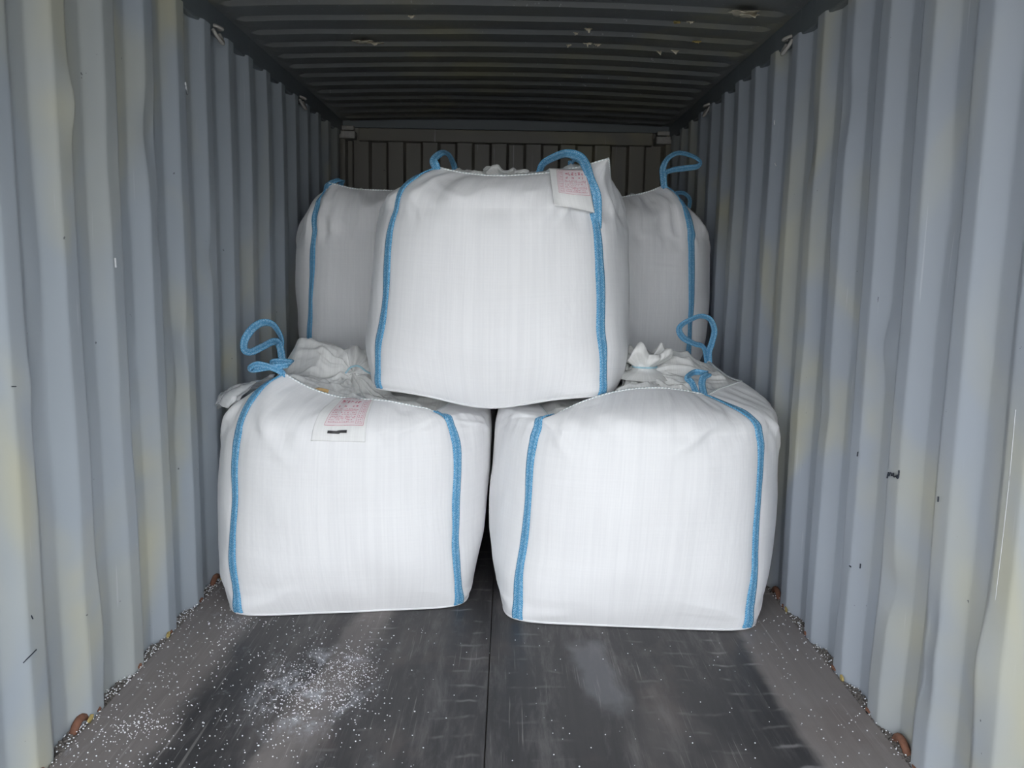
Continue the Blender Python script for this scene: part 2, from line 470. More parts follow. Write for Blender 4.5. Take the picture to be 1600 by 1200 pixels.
# closed end: shallow vertical pressing with steep folds
pb = corr_profile(-.118, .250, (.016, .109, .016), 0, .045, -1.21, 1.21, r=.004)
zs = np.linspace(-.05, 2.44, 12)
P = np.stack([np.repeat(pb[:, :1], 12, 1), YB + .045 - np.repeat(pb[:, 1:], 12, 1), np.repeat(zs[None], len(pb), 0)], -1)
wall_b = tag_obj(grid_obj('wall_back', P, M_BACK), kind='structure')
bevel(boxes_obj('header_beam', [(-1.06, 1.06, YB - .035, YB + .06, 2.228, 2.318)], M_BACK, wall_b), .006)
for s in (-1, 1):
    bevel(boxes_obj('corner_gusset', [(min(s * 1.20, s * 1.075), max(s * 1.20, s * 1.075), YB - .09, YB + .06, 2.235, 2.288)], M_RING, wall_b), .008)
    bevel(boxes_obj('corner_gusset', [(min(s * 1.20, s * 1.09), max(s * 1.20, s * 1.09), YB - .05, YB + .06, 2.298, 2.33)], M_RING, wall_b), .006)
bevel(boxes_obj('upper_sill', [(-1.21, 1.21, YB - .012, YB + .10, 2.322, 2.45)], M_RAIL, wall_b), .005)
for s in (-1, 1):
    bevel(boxes_obj('corner_post', [(min(s * 1.15, s * 1.25), max(s * 1.15, s * 1.25), YB - .06, YB + .09, -.05, 2.30)], M_BACK, wall_b), .01)

# roof: cross corrugations that stop short of the side rails, slightly crowned
def make_roof():
    pr = corr_profile(3.50 - .209 * 20,  .209, (.014, .090, .014), 0, 1, Y0 - .05, YB + .09, r=.0015)
    xs = np.concatenate([np.linspace(-1.22, -1.09, 12), np.linspace(-1.05, 1.05, 41), np.linspace(1.09, 1.22, 12)])
    Yg = np.repeat(pr[:, :1], len(xs), 1); Hg = np.repeat(pr[:, 1:], len(xs), 1); Xg = np.repeat(xs[None], len(pr), 0)
    crown = .030 * (1 - (Xg / 1.2) ** 2)
    fade = np.clip((1.155 - np.abs(Xg)) / .05, 0, 1); fade = fade * fade * (3 - 2 * fade)
    n = .004 * vnoise(np.stack([Xg * 2, Yg * 2, Xg * 0], -1), 1., 5)
    P = np.stack([Xg, Yg, 2.366 + crown - .018 * (Hg - .5) * fade + n], -1)
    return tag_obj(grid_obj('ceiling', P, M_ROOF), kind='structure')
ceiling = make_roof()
for i, s in enumerate((-1, 1)):
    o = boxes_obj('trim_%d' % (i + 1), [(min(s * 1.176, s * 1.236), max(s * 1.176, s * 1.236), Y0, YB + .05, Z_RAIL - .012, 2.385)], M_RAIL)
    bevel(o, .008); tag_obj(o, kind='structure')

o = bevel(boxes_obj('trim_3', [(-1.25, 1.25, Y0 - .06, Y0 + .06, 2.285, 2.50)], M_RAIL), .008); tag_obj(o, kind='structure')   # door header
# floor: steel bearer with plywood sheets on it; the wall recesses beside the sheets hold debris
floor = tag_obj(boxes_obj('floor', [(-1.25, 1.25, Y0, YB + .05, -.16, -.022)], M_SILL), kind='structure')
for x0, x1 in ((-1.160, -.0075), (-.0045, 1.160)):
    for y0, y1 in ((Y0, 3.300), (3.304, YB)):
        bevel(boxes_obj('plywood_sheet', [(x0, x1, y0, y1, -.022, 0)], M_FLOOR, floor), .002, 1)

def lashing_ring(parent, x, y, z, r, bar, tilt, mat, name='lashing_ring', arc=(0, 180), yscale=1.0):
    a = np.radians(np.linspace(arc[0], arc[1], 24))
    s = 1 if x > 0 else -1
    p = np.stack([x - s * np.sin(a) * r * math.sin(tilt), y + np.cos(a) * r * yscale, z + np.sin(a) * r * math.cos(tilt)], -1)
    return tube(name, p, bar, mat, parent, sides=8)
for y in (3.535, 4.925):
    for w, s in ((wall_l, -1), (wall_r, 1)):
        lashing_ring(w, s * 1.172, y, Z_RAIL - .006, .052, .0075, math.radians(150), M_RING, yscale=.7)
        lashing_ring(w, s * 1.172, y + .0, Z_RAIL + .012, .026, .007, math.radians(105), M_RING, 'ring_staple')
for w, s, y in ((wall_l, -1, 2.235), (wall_r, 1, 2.19), (wall_l, -1, 3.35), (wall_r, 1, 3.30)):
    lashing_ring(w, s * 1.186, y, -.024, .046, .0115, math.radians(8), M_RUST, 'rusted_lashing_ring', yscale=.85)

def blob(name, c, size, mat, parent, seed, flat=1.0):
    """irregular chip"""
    r = np.random.default_rng(seed)
    V, Fc = [], []
    nu, nv = 10, 5
    for i in range(nv + 1):
        ph = math.pi * i / nv - math.pi / 2
        for j in range(nu):
            th = 2 * math.pi * j / nu
            k = 1 + r.uniform(-.28, .28)
            V.append((c[0] + size[0] * k * math.cos(ph) * math.cos(th), c[1] + size[1] * k * math.cos(ph) * math.sin(th), c[2] + size[2] * flat * k * math.sin(ph)))
    for i in range(nv):
        for j in range(nu):
            Fc.append((i * nu + j, i * nu + (j + 1) % nu, (i + 1) * nu + (j + 1) % nu, (i + 1) * nu + j))
    return mesh_obj(name, V, Fc, mat, parent, smooth=False)

# rust breaking out along the foot of the walls
r_ = np.random.default_rng(3)
for w, s, st in ((wall_l, -1, 2.2053), (wall_r, 1, 1.9586)):
    for k in range(-1, 5):
        yy = st + .278 * k + .068 + .035
        if yy < 1.8: continue
        blob('rust_scale', (s * 1.164, yy + r_.uniform(-.03, .03), .006), (.004, r_.uniform(.010, .026), r_.uniform(.004, .009)), M_RUST, w, int(yy * 100) + (s > 0))
        if k % 2 == 0:
            blob('primer_chip', (s * 1.163, yy - .05, .008), (.004, .016, .010), M_YFLAKE, w, int(yy * 77))

# paint hanging off the roof
for i, (x, y, sx, sy, mt) in enumerate(((-.655, 4.00, .05, .05, M_FLAKE), (-.60, 4.03, .035, .03, M_FLAKE), (.957, 3.43, .06, .05, M_FLAKE), (.985, 3.47, .035, .04, M_FLAKE),
        (.72, 3.61, .012, .035, M_YFLAKE), (.777, 3.60, .016, .02, M_FLAKE), (.731, 4.08, .014, .025, M_FLAKE), (.301, 4.03, .013, .02, M_FLAKE), (.317, 3.83, .012, .012, M_FLAKE),
        (.867, 3.88, .018, .03, M_YFLAKE), (.385, 3.99, .02, .014, M_FLAKE), (.43, 4.0, .016, .012, M_FLAKE), (-.385, 3.62, .016, .02, M_FLAKE), (.365, 3.76, .016, .02, M_FLAKE), (.80, 4.05, .018, .012, M_FLAKE))):
    a = np.linspace(-1, 1, 7); G = np.stack(np.meshgrid(a, a, indexing='ij'), -1)
    rad = 1 + .35 * vnoise(np.concatenate([G * 2.0, np.zeros((7, 7, 1))], -1), 1.3, 40 + i)
    gx = G[..., 0] * np.sqrt(1 - .5 * G[..., 1] ** 2) * rad; gy = G[..., 1] * np.sqrt(1 - .5 * G[..., 0] ** 2) * rad
    zc = 2.366 + .03 * (1 - (x / 1.2) ** 2) - .017
    P = np.stack([x + gx * sx, y + gy * sy, zc - .016 * np.clip(-gy, 0, 1.4) ** 2 - .004 * rad], -1)
    o = grid_obj('peeling_paint', P, mt, ceiling)
    md = o.modifiers.new('thickness', 'SOLIDIFY'); md.thickness = .0015

# a hand-written word and stray ticks in marker on the right wall
def on_wall(px, py, s=1, lift=.0025):
    """point on the corrugated side wall, from the y (depth) and z read off the plane of the inner faces"""
    d = AF + (px - 800) / F_PX * AR - (py - 600) / F_PX * AU
    best = None
    start = 1.9586 if s > 0 else 2.2053
    for X in np.linspace(W_IN - .01, W_OUT + .01, 60):
        q = CAM + d * ((s * X - CAM[0]) / d[0])
        u = (q[1] - start) % .278
        xs = np.interp(u, [0, .068, .138, .206, .278], [W_OUT, W_IN, W_IN, W_OUT, W_OUT])
        if best is None and X >= xs - lift:
            best = q
    return best
for stroke in (((1386, 747), (1387.5, 740.5), (1388.5, 739), (1389, 744)), ((1389, 743), (1391, 739), (1392.5, 740), (1393, 744)),
               ((1393, 742), (1396, 741.5), (1395.5, 739.5), (1394.5, 742), (1397, 745), (1399.5, 744)), ((1404.5, 735), (1404, 741), (1402.5, 747), (1400.5, 745), (1402, 742.5)),
               ((1340.4, 706), (1339.5, 713)), ((1466, 776), (1465.5, 784)), ((1344.5, 881), (1343.8, 888)), ((1327, 884), (1330, 886))):
    tube('marker_writing', [on_wall(px, py) for px, py in stroke], .0022, M_INK, wall_r, n=20, sides=6)
for stroke in (((36, 1036), (46, 1026), (57, 1015)), ((18, 604), (25, 604)), ((49, 962), (51.5, 967))):
    tube('marker_scratch', [on_wall(px, py, -1) for px, py in stroke], .0016, M_INK, wall_l, n=12, sides=6)

for w, s, strokes in ((wall_r, 1, (((1210, 188), (1210, 195)), ((1211, 255), (1213, 259)))), (wall_l, -1, (((290, 129), (291, 138), (293, 147)), ((180, 403), (181, 418))))):
    for st_ in strokes:
        tube('paint_chip', [on_wall(px, py, s) for px, py in st_], .0032, M_SCR, w, n=10, sides=6)
tube('long_scratch', [on_wall(px, py) for px, py in ((1587, 640), (1578, 740), (1567, 840), (1555, 940), (1546, 1040))], .0007, M_SCR, wall_r, n=40, sides=6)

# ------------------------------------------------------------------ bulk bags
TH_C = {'FL': 1.25 * np.pi, 'FR': 1.75 * np.pi, 'BR': .25 * np.pi, 'BL': .75 * np.pi}
ORDER = ['BR', 'BL', 'FL', 'FR']          # counter-clockwise from 45 degrees
MIDS = ['B', 'L', 'F', 'R']               # mid sides at 90, 180, 270, 0 degrees
WS = .70

class Bag:
    def __init__(s, name, loc, a, b, hs, ears, mids, seed, lift=0., lean=(0, 0), prof=None, clampz=None, heap=(), rot=0., twist=0., full=.985, fold=.020, strap_end=None):
        s.fold, s.strap_end = fold, strap_end or {}
        s.rot, s.twist, s.full = math.radians(rot), math.radians(twist), full
        s.name, s.loc, s.a, s.b, s.hs = name, np.array(loc, float), a, b, hs
        s.ears, s.mids, s.seed, s.lift, s.lean, s.clampz, s.heap = ears, mids, seed, lift, lean, clampz, heap
        s.prof = prof or ((0, .84), (.04, .868), (.15, .928), (.35, .988), (.55, 1.0), (.80, .995), (.93, .985), (1, .965))
        r = np.random.default_rng(seed)
        cr = []
        for k in range(4):                       # fans of creases under the lifting corners and over the bottom corners
            tc = np.pi / 4 + k * np.pi / 2
            for sd in (-1, 1):
                for q in range(4):
                    d0 = r.uniform(.02, .12); d1 = r.uniform(.25, .62)
                    cr.append((tc + sd * d0, s.hs + r.uniform(.06, .16), tc + sd * d1, s.hs - r.uniform(-.06, .10), r.uniform(.004, .012), r.uniform(.012, .032)))
                for q in range(3):
                    d0 = r.uniform(.03, .1); d1 = r.uniform(.2, .5)
                    cr.append((tc + sd * d0, r.uniform(.02, .06), tc + sd * d1, r.uniform(.05, .16), r.uniform(.003, .009), r.uniform(.01, .024)))
        for q in range(36):                      # faint upright pleats
            tq = r.uniform(0, 2 * np.pi); z0 = r.uniform(.1, .55)
            cr.append((tq, z0, tq + r.uniform(-.03, .03), z0 + r.uniform(.1, .35), r.uniform(.0005, .0016), r.uniform(.006, .014)))
        for q in range(26):                      # short level ripples
            tq = r.uniform(0, 2 * np.pi); z0 = r.uniform(.12, s.hs + .05)
            cr.append((tq, z0, tq + r.uniform(.1, .3), z0 + r.uniform(-.02, .02), r.uniform(.0006, .0018), r.uniform(.006, .012)))
        s.cr = cr

    def seam(s, th):
        th = np.mod(th, 2 * np.pi)
        k = np.floor(th / (np.pi / 2)).astype(int) % 4
        E = np.array([s.ears[c] for c in ORDER])[k]
        tc = np.pi / 4 + k * np.pi / 2
        dt = (th - tc) / (np.pi / 4)
        mnext = np.array([s.mids[c] for c in MIDS])[k]
        mprev = np.array([s.mids[c] for c in MIDS])[(k - 1) % 4]
        Mi = np.where((dt > 0)[..., None], mnext, mprev)
        q = np.abs(dt)[..., None]
        xy = E[..., :2] * (1 - q) + Mi[..., :2] * q
        z = Mi[..., 2:] + (E[..., 2:] - Mi[..., 2:]) * (1 - q) ** 2.1
        return np.concatenate([xy, z], -1)

    def surf(s, th, W):
        th, W = np.broadcast_arrays(np.asarray(th, float), np.asarray(W, float))
        u = np.clip(W / WS, 0, 1)
        fa = herm(u, *zip(*s.prof))
        n = herm(u, (0, .12, .4, .8, 1), (8.0, 4.4, 2.85, 2.6, 2.55))
        c, sn = np.cos(th), np.sin(th)
        rr = 1 / ((np.abs(c) / (s.a * fa)) ** n + (np.abs(sn) / (s.b * fa)) ** n) ** (1 / n)
        wc = (np.cos(4 * (th - np.pi / 4)) + 1) / 2
        zb = s.lift * wc
        z = zb + u * (s.hs - zb)
        S = np.stack([c * rr, sn * rr, z], -1)
        t = np.clip((W - WS) / (1 - WS), 0, 1)[..., None]
        E = s.seam(th)
        P1 = np.stack([c * rr * s.full, sn * rr * s.full, np.maximum(s.hs + .055, s.hs + .62 * (E[..., 2] - s.hs))], -1)
        Q = (1 - t) ** 2 * S + 2 * t * (1 - t) * P1 + t ** 2 * E
        P = np.where(t > 0, Q, S)
        # wrinkles
        zc = z + t[..., 0] * .17
        sa = .5
        thm = np.mod(th, 2 * np.pi)
        d = .009 * fbm(np.stack([c * 1.6, sn * 1.6, zc * 2.2], -1), 1.6, s.seed, 2)
        for (t0, z0, t1, z1, amp, w) in s.cr:
            tt = (thm - t0 + np.pi) % (2 * np.pi) - np.pi
            ex, ez = (t1 - t0) * sa, z1 - z0
            L2 = ex * ex + ez * ez + 1e-9
            mk = (np.abs(tt * sa - ex / 2) < abs(ex) / 2 + 3 * w) & (np.abs(zc - z0 - ez / 2) < abs(ez) / 2 + 3 * w)
            if not mk.any():
                continue
            px, pz = tt[mk] * sa, zc[mk] - z0
            k = np.clip((px * ex + pz * ez) / L2, 0, 1)
            dx, dz = px - k * ex, pz - k * ez
            cross = (px * ez - pz * ex) / math.sqrt(L2)
            e = np.exp(-(dx * dx + dz * dz) / (w * w)) * np.sin(np.pi * np.clip(.12 + k * .76, 0, 1))
            d[mk] += amp * e * (.45 + .9 * cross / w)
        tt0 = t[..., 0]
        lo = np.stack([c * 1.5, sn * 1.5, zc * 1.4], -1)
        fold = (1 - np.abs(vnoise(lo, 3.1, s.seed + 40))) + .5 * (1 - np.abs(vnoise(lo, 6.5, s.seed + 41))) - 1.05
        d = d + s.fold * fold * np.clip((zc - s.hs + .09) / .13, 0, 1) * np.clip((1 - tt0) * 5, 0, 1)
        for k in range(4):                        # webbing draws the corner in a little
            tt = (thm - (np.pi / 4 + k * np.pi / 2) + np.pi) % (2 * np.pi) - np.pi
            d = d - .006 * np.exp(-(tt * .55 / .03) ** 2) * np.clip(u * 6, 0, 1)
        d = d * np.clip(u * 5 + .15, 0, 1) * (1 - .35 * tt0)
        up = t[..., 0] * .75
        P = P + np.stack([c * d * (1 - up), sn * d * (1 - up), d * up], -1)
        an = s.rot + s.twist * (1 - u) ** 2
        P = np.stack([P[..., 0] * np.cos(an) - P[..., 1] * np.sin(an), P[..., 0] * np.sin(an) + P[..., 1] * np.cos(an), P[..., 2]], -1)
        P[..., 0] += s.lean[0] * P[..., 2]; P[..., 1] += s.lean[1] * P[..., 2]
        return s.clamp(P)

    def clamp(s, P):
        if s.clampz is None: return P
        cx, cy, hw, zmax, rise = s.clampz
        x = P[..., 0] + s.loc[0] - cx; y = P[..., 1] + s.loc[1] - cy
        e = (np.abs(x / hw) ** 5 + np.abs(y / hw) ** 5) ** .2
        lim = zmax - s.loc[2] + np.clip((e - .97) / .10, 0, 1) ** 1.3 * rise
        P = P.copy()
        over = P[..., 2] - lim
        P[..., 2] = np.where((over > 0) & (e < 1.08), lim + .0 * over, P[..., 2])
        return P

    def normal(s, th, W):
        e = 1e-3
        a = s.surf(th + e, W) - s.surf(th - e, W)
        b = s.surf(th, np.minimum(W + e, 1)) - s.surf(th, W - e)
        n = np.cross(a, b)
        return n / (np.linalg.norm(n, axis=-1, keepdims=True) + 1e-12)

    def skirt_pt(s, th, t):
        """cloth closing the top, gathered towards the middle"""
        th, t = np.broadcast_arrays(th, t)
        E = s.surf(th, np.ones_like(th))
        c0 = np.array([0, 0, np.mean([s.mids[k][2] for k in MIDS]) - .01])
        q = t[..., None]
        P = E * (1 - q) + c0 * q
        P[..., 2] -= .006
        hz = 0
        for (hx, hy, ha, sg) in s.heap:
            hz = hz + ha * np.exp(-((P[..., 0] - hx) ** 2 + (P[..., 1] - hy) ** 2) / (sg * sg))
        env = np.clip(t * 5, 0, 1)
        pr = np.stack([P[..., 0] * 1.0, P[..., 1] * 1.0, np.zeros_like(t)], -1)
        ang = np.stack([np.cos(th) * 2.2, np.sin(th) * 2.2, t * 1.1], -1)
        rid = 1 - np.abs(vnoise(ang, 2.4, s.seed + 5)); rid2 = 1 - np.abs(vnoise(pr + 3, 9, s.seed + 9)); rid3 = 1 - np.abs(vnoise(pr * np.array([1, 2.2, 1]) + 7, 17, s.seed + 2))
        wr = .040 * (rid - .6) + .026 * (rid2 - .6) + .010 * (rid3 - .6)
        P[..., 2] += env * (hz + wr)
        P[..., 0] += env * .012 * vnoise(pr, 11, s.seed + 21); P[..., 1] += env * .012 * vnoise(pr, 11, s.seed + 22)
        return s.clamp(P)

    def build(s, label, hidden=False):
        root = bpy.data.objects.new('bulk_bag', None)
        root.empty_display_size = .2
        COL.objects.link(root); root.location = s.loc
        s.root = root
        tag_obj(root, label, 'bulk bag', 'white bulk bags loaded in the container')
        N = 128 if hidden else 288
        th = np.linspace(0, 2 * np.pi, N, endpoint=False)
        # cover the four upright panels and the base
        Ws = np.concatenate([np.linspace(0, WS, 30 if hidden else 84, endpoint=False), np.linspace(WS, 1, 12 if hidden else 34)])
        G = s.surf(th[:, None], Ws[None])
        rim = G[:, :1]
        k = np.array([.0, .35, .7, .93])[None, :, None]
        base = rim * k; base[..., 2] = rim[..., 2] * k[..., 0] ** 2
        G = np.concatenate([base, G], 1)
        hh = np.concatenate([np.linspace(-.4, -.02, 4), Ws / WS * s.hs])
        thu = np.concatenate([th]); UV = np.stack(np.broadcast_arrays((thu * .53)[:, None], hh[None]), -1)
        # seam of the UVs at theta = 0 (right-hand side) is duplicated
        G = np.concatenate([G, G[:1]], 0); UV = np.concatenate([UV, UV[:1] + np.array([2 * np.pi * .53, 0])], 0)
        grid_obj('body', G, M_FAB, root, UV)
        t = np.linspace(0, 1, 10 if hidden else 60)
        S = s.skirt_pt(th[:, None], t[None])
        UV = S[..., :2] * 1.0
        grid_obj('top_cover', S, M_FAB2, root, UV, close_u=True)
        # overlocked edge
        tube('stitched_edge', s.surf(th, np.ones(N)) , .0042, M_SEAM, root, sides=6, closed=True)
        tube('base_seam', s.surf(th, np.full(N, .006)), .0045, M_FAB, root, sides=6, closed=True)
        for c in TH_C:
            s.strap(c)
        return root

    def strap(s, c, width=.038):
        n = 70
        W = np.linspace(.012, s.strap_end.get(c, .997), n)
        wob = .010 * vnoise(np.stack([W * 5, W * 0, W * 0], -1), 1, s.seed + ord(c[1]))
        th0 = TH_C[c] + wob * 1.5
        acr = np.array([-1, -.93, -.5, 0, .5, .93, 1.0]); hgt = np.array([0., .0042, .0055, .0030, .0055, .0042, 0.])
        C0 = s.surf(th0, W); r0 = np.linalg.norm(C0[:, :2], axis=1)
        wv = width * (1 + .22 * vnoise(np.stack([W * 9, W * 0 + 4, W * 0], -1), 1, s.seed))
        wv = wv * np.interp(W, [0, .8, 1], [1, 1, .8])
        TT = th0[:, None] + acr[None] * (wv / 2 / r0)[:, None]
        WW = np.repeat(W[:, None], 7, 1)
        P = s.surf(TT, WW); Nn = s.normal(TT, WW)
        flat = s.normal(th0, W)
        # straight across: webbing does not follow the fold of the cloth
        T = np.gradient(C0, axis=0); T /= np.linalg.norm(T, axis=1)[:, None]
        side = np.cross(flat, T); side /= np.linalg.norm(side, axis=1)[:, None]
        Pf = C0[:, None] - side[:, None] * acr[None, :, None] * (wv / 2)[:, None, None]
        k = .5
        if ((P[0, -1] - P[0, 0]) @ (Pf[0, -1] - Pf[0, 0])) < 0:
            Pf = C0[:, None] + side[:, None] * acr[None, :, None] * (wv / 2)[:, None, None]
        P = P * (1 - k) + Pf * k + Nn * (.0025 + hgt)[None, :, None]
        L = np.concatenate([[0], np.cumsum(np.linalg.norm(np.diff(C0, axis=0), axis=1))])
        UV = np.stack(np.broadcast_arrays((acr * .5 + .5)[None], L[:, None]), -1)
        grid_obj('corner_strap', P, M_STRAP, s.root, UV)

    def loop(s, pts, phis, width=.034, thick=.0055, n=100):
        o = ribbon('lifting_loop', pts, width, thick, phis, M_STRAP, s.root, n=n, off=s.loc)
        return o

    def ear(s, c):
        return s.surf(np.array([TH_C[c]]), np.array([1.0]))[0] + s.loc

    def default_loop(s, c, h=.03, out=.05):
        e = s.ear(c); d = np.array([math.cos(TH_C[c]), math.sin(TH_C[c]), 0]); q = np.array([-d[1], d[0], 0])
        s.loop([e - [0, 0, .03], e + [0, 0, .012], e - d * .05 + q * .02 + [0, 0, h], e - d * .13 + [0, 0, h * .8], e - d * .10 - q * .05 + [0, 0, h * .6], e - d * .02 - q * .015 + [0, 0, .006], e - [0, 0, .03]], (60, 60, 60))

    def patch(s, name, th0, th1, W0, W1, off, mat, nu=24, nv=20, curl=None):
        """sheet lying on the cloth; p runs left to right, q bottom to top"""
        p = np.linspace(0, 1, nu); q = np.linspace(0, 1, nv)
        f = s.patch_fn(th0, th1, W0, W1, off, curl)
        P = f(p[:, None], q[None])
        UV = np.stack(np.broadcast_arrays(p[:, None] * .2, q[None] * .2), -1)
        o = grid_obj(name, P, mat, s.root, UV)
        md = o.modifiers.new('thickness', 'SOLIDIFY'); md.thickness = .0008; md.offset = -1
        return f, o

    def patch_fn(s, th0, th1, W0, W1, off, curl=None):
        def f(p, q, lift=0.):
            p, q = np.broadcast_arrays(np.asarray(p, float), np.asarray(q, float))
            th = th0 + (th1 - th0) * p
            W = W0 + (W1 - W0) * q
            B = s.surf(th, W); n = s.normal(th, W)
            o = off + lift + (curl(p, q) if curl else 0)
            return B + n * np.asarray(o)[..., None]
        return f

def printed(f, parent, rects, mat, name='printed_text', lift=.0016):
    PQ, Fc = [], []
    for (p0, q0, p1, q1) in rects:
        nu = max(2, int(abs(p1 - p0) * 60) + 2); nv = max(2, int(abs(q1 - q0) * 60) + 2)
        a, c = np.meshgrid(np.linspace(p0, p1, nu), np.linspace(q0, q1, nv), indexing='ij')
        b = len(PQ); PQ += list(zip(a.ravel(), c.ravel()))
        Fc += [tuple(b + k for k in q) for q in grid_faces(nu, nv)]
    PQ = np.array(PQ)
    V = f(PQ[:, 0], PQ[:, 1], lift)
    return mesh_obj(name, V, Fc, mat, parent)

def tag_print(f, parent, x0, x1, y0, y1, seed, flipcol=False):
    """framed block of red print: two bold headings, ruled lines of small type, a boxed column"""
    r = np.random.default_rng(seed)
    X = lambda a: x0 + (x1 - x0) * a
    Y = lambda a: y0 + (y1 - y0) * a
    lw = .010
    bold, fine = [], []
    fr = [(0, 0, 1, lw), (0, 1 - lw, 1, 1), (0, 0, lw * .8, 1), (1 - lw * .8, 0, 1, 1)]
    col0, col1 = ((.80, .95) if not flipcol else (.05, .20))
    fr += [(col0, .06, col0 + .006, .94), (col1, .06, col1 + .006, .94), (col0, .06, col1, .066), (col0, .934, col1, .94)]
    bold += fr
    def glyph(cx, cy, w, h, dst):
        for k in range(r.integers(3, 6)):
            if r.random() < .55:
                yy = cy + r.uniform(0, .85) * h; a = r.uniform(0, .3); b = r.uniform(.6, 1)
                dst.append((cx + a * w, yy, cx + b * w, yy + h * .13))
            else:
                xx = cx + r.uniform(0, .85) * w; a = r.uniform(0, .3); b = r.uniform(.6, 1)
                dst.append((xx, cy + a * h, xx + w * .15, cy + b * h))
    t0, t1 = ((.06, .76) if not flipcol else (.26, .95))
    for k in range(6):
        gx = t0 + (t1 - t0) * (.04 + k * .155)
        glyph(gx, .78, .085, .15, bold)
        if k % 2 == 0 or k > 3: glyph(gx + .01, .64, .07, .10, bold)
    for row in range(8):
        y = .56 - row * .064
        n = 15
        for k in range(n):
            if r.random() < .82:
                glyph(t0 + (t1 - t0) * k / n, y, (t1 - t0) / n * .8, .036, fine)
        if row in (0, 4, 7):
            fine.append((t0, y - .014, t1, y - .009))
    for k in range(11):
        glyph(col0 + .035, .10 + k * .075, .04, .05, fine)
        glyph(col0 + .09, .10 + k * .075, .04, .05, fine)
    m_ = lambda L: [(X(a), Y(b), X(c), Y(d)) for a, b, c, d in L]
    printed(f, parent, [(X(.02), Y(.02), X(.98), Y(.98))], M_WASH, 'pink_ground', .0010)
    printed(f, parent, m_(bold), M_RED)
    printed(f, parent, m_(fine), M_RED)

def spout(bag, base, r0, h, seed, bend=(0, 0), flat=1.0):
    """tied-off filling neck with a ruffled mouth"""
    n, mrow = 96, 26
    th = np.linspace(0, 2 * np.pi, n, endpoint=False); t = np.linspace(0, 1, mrow)
    prof = herm(t, (0, .15, .3, .42, .6, .85, 1), (1.5, 1.15, .62, .55, .85, 1.15, 1.05)) * r0
    ruff = .05 + .22 * np.clip((t - .3) * 1.6, 0, 1)
    ang = np.stack(np.broadcast_arrays(np.cos(th)[:, None] * 1.8, np.sin(th)[:, None] * 1.8, t[None] * .8), -1)
    nz = vnoise(ang, 1.5, seed) + .5 * vnoise(ang, 3.3, seed + 3)
    R = prof[None] * (1 + ruff[None] * nz)
    zz = t[None] * h * (1 + .35 * vnoise(ang * np.array([1, 1, 0]), 1.2, seed + 8) * t[None])
    P = np.stack([base[0] + R * np.cos(th)[:, None] + bend[0] * t[None] ** 2, base[1] + R * np.sin(th)[:, None] * flat + bend[1] * t[None] ** 2, base[2] + zz], -1)
    # mouth folds back inwards
    ins = P[:, -1:] * .9 + P[:, -1:].mean(0, keepdims=True) * .1; ins[..., 2] += .002
    ins2 = P[:, -1:] * .35 + P[:, -1:].mean(0, keepdims=True) * .65; ins2[..., 2] -= .3 * h
    P = np.concatenate([P, ins, ins2], 1) - bag.loc
    UV = np.stack(np.broadcast_arrays((th * .1)[:, None], np.linspace(0, .2, mrow + 2)[None]), -1)
    o = grid_obj('filling_spout', P, M_FAB2, bag.root, UV, close_u=True)
    zt = base[2] + .40 * h
    tube('tie_cord', np.stack([base[0] + bend[0] * .16 - bag.loc[0] + r0 * .60 * np.cos(th), base[1] + bend[1] * .16 - bag.loc[1] + r0 * .60 * np.sin(th) * flat, zt - bag.loc[2] + 0 * th], -1), .004, M_TEAL, o, sides=6, closed=True)
    return o

TOPB = (.015, 3.625, .47, .79)      # footprint of the upper front bag: centre x, y, half width, z
E_ = lambda x, y, z: (x, y, z)

# -- front, on the floor, left
bag_l = Bag('l', (-.618, 3.495, 0), .56, .535, .71,
    dict(FL=(-.275, -.29, .915), FR=(.33, -.36, .775), BR=(.33, .36, .775), BL=(-.40, .22, .90)),
    dict(F=(.03, -.365, .825), R=(.40, 0, .775), B=(0, .38, .80), L=(-.40, -.02, .80)),
    seed=31, rot=2, lean=(.05, .02), fold=.028, twist=6, clampz=(*TOPB, .06), heap=((-.16, .12, .13, .17), (.05, .16, .13, .17), (-.3, .2, .05, .12)))
bag_l.build('front white bulk bag on the floor at left, tag with a black bar')

# -- front, on the floor, right
bag_r = Bag('r', (.549, 3.405, 0), .585, .54, .745,
    dict(FL=(-.36, -.36, .775), FR=(.25, -.24, .855), BR=(.37, .30, .93), BL=(-.36, .36, .775)),
    dict(F=(.04, -.28, .885), R=(.45, .02, .875), B=(.05, .38, .88), L=(-.40, 0, .775)),
    seed=52, rot=-1.5, lean=(.03, .03), fold=.028, twist=-2, clampz=(*TOPB, .06), heap=((.10, .12, .10, .20), (.26, .10, .05, .14)))
bag_r.build('front white bulk bag on the floor at right, ruffled tied spout on top')

# -- front, upper
bag_t = Bag('t', (.012, 3.625, .79), .553, .53, .765,
    dict(FL=(-.225, -.31, .935), FR=(.44, -.29, .975), BR=(.33, .33, .90), BL=(-.33, .33, .90)),
    dict(F=(.02, -.385, .895), R=(.46, 0, .90), B=(0, .40, .87), L=(-.40, 0, .88)),
    seed=77, fold=.03, strap_end={'FR': .69}, rot=-6, lift=.055, prof=((0, .86), (.04, .90), (.15, .965), (.30, 1.0), (.55, .995), (.80, .975), (.93, .955), (1, .93)), heap=((.0, .0, .03, .25),))
bag_t.build('white bulk bag resting across the two front floor bags, in the middle')

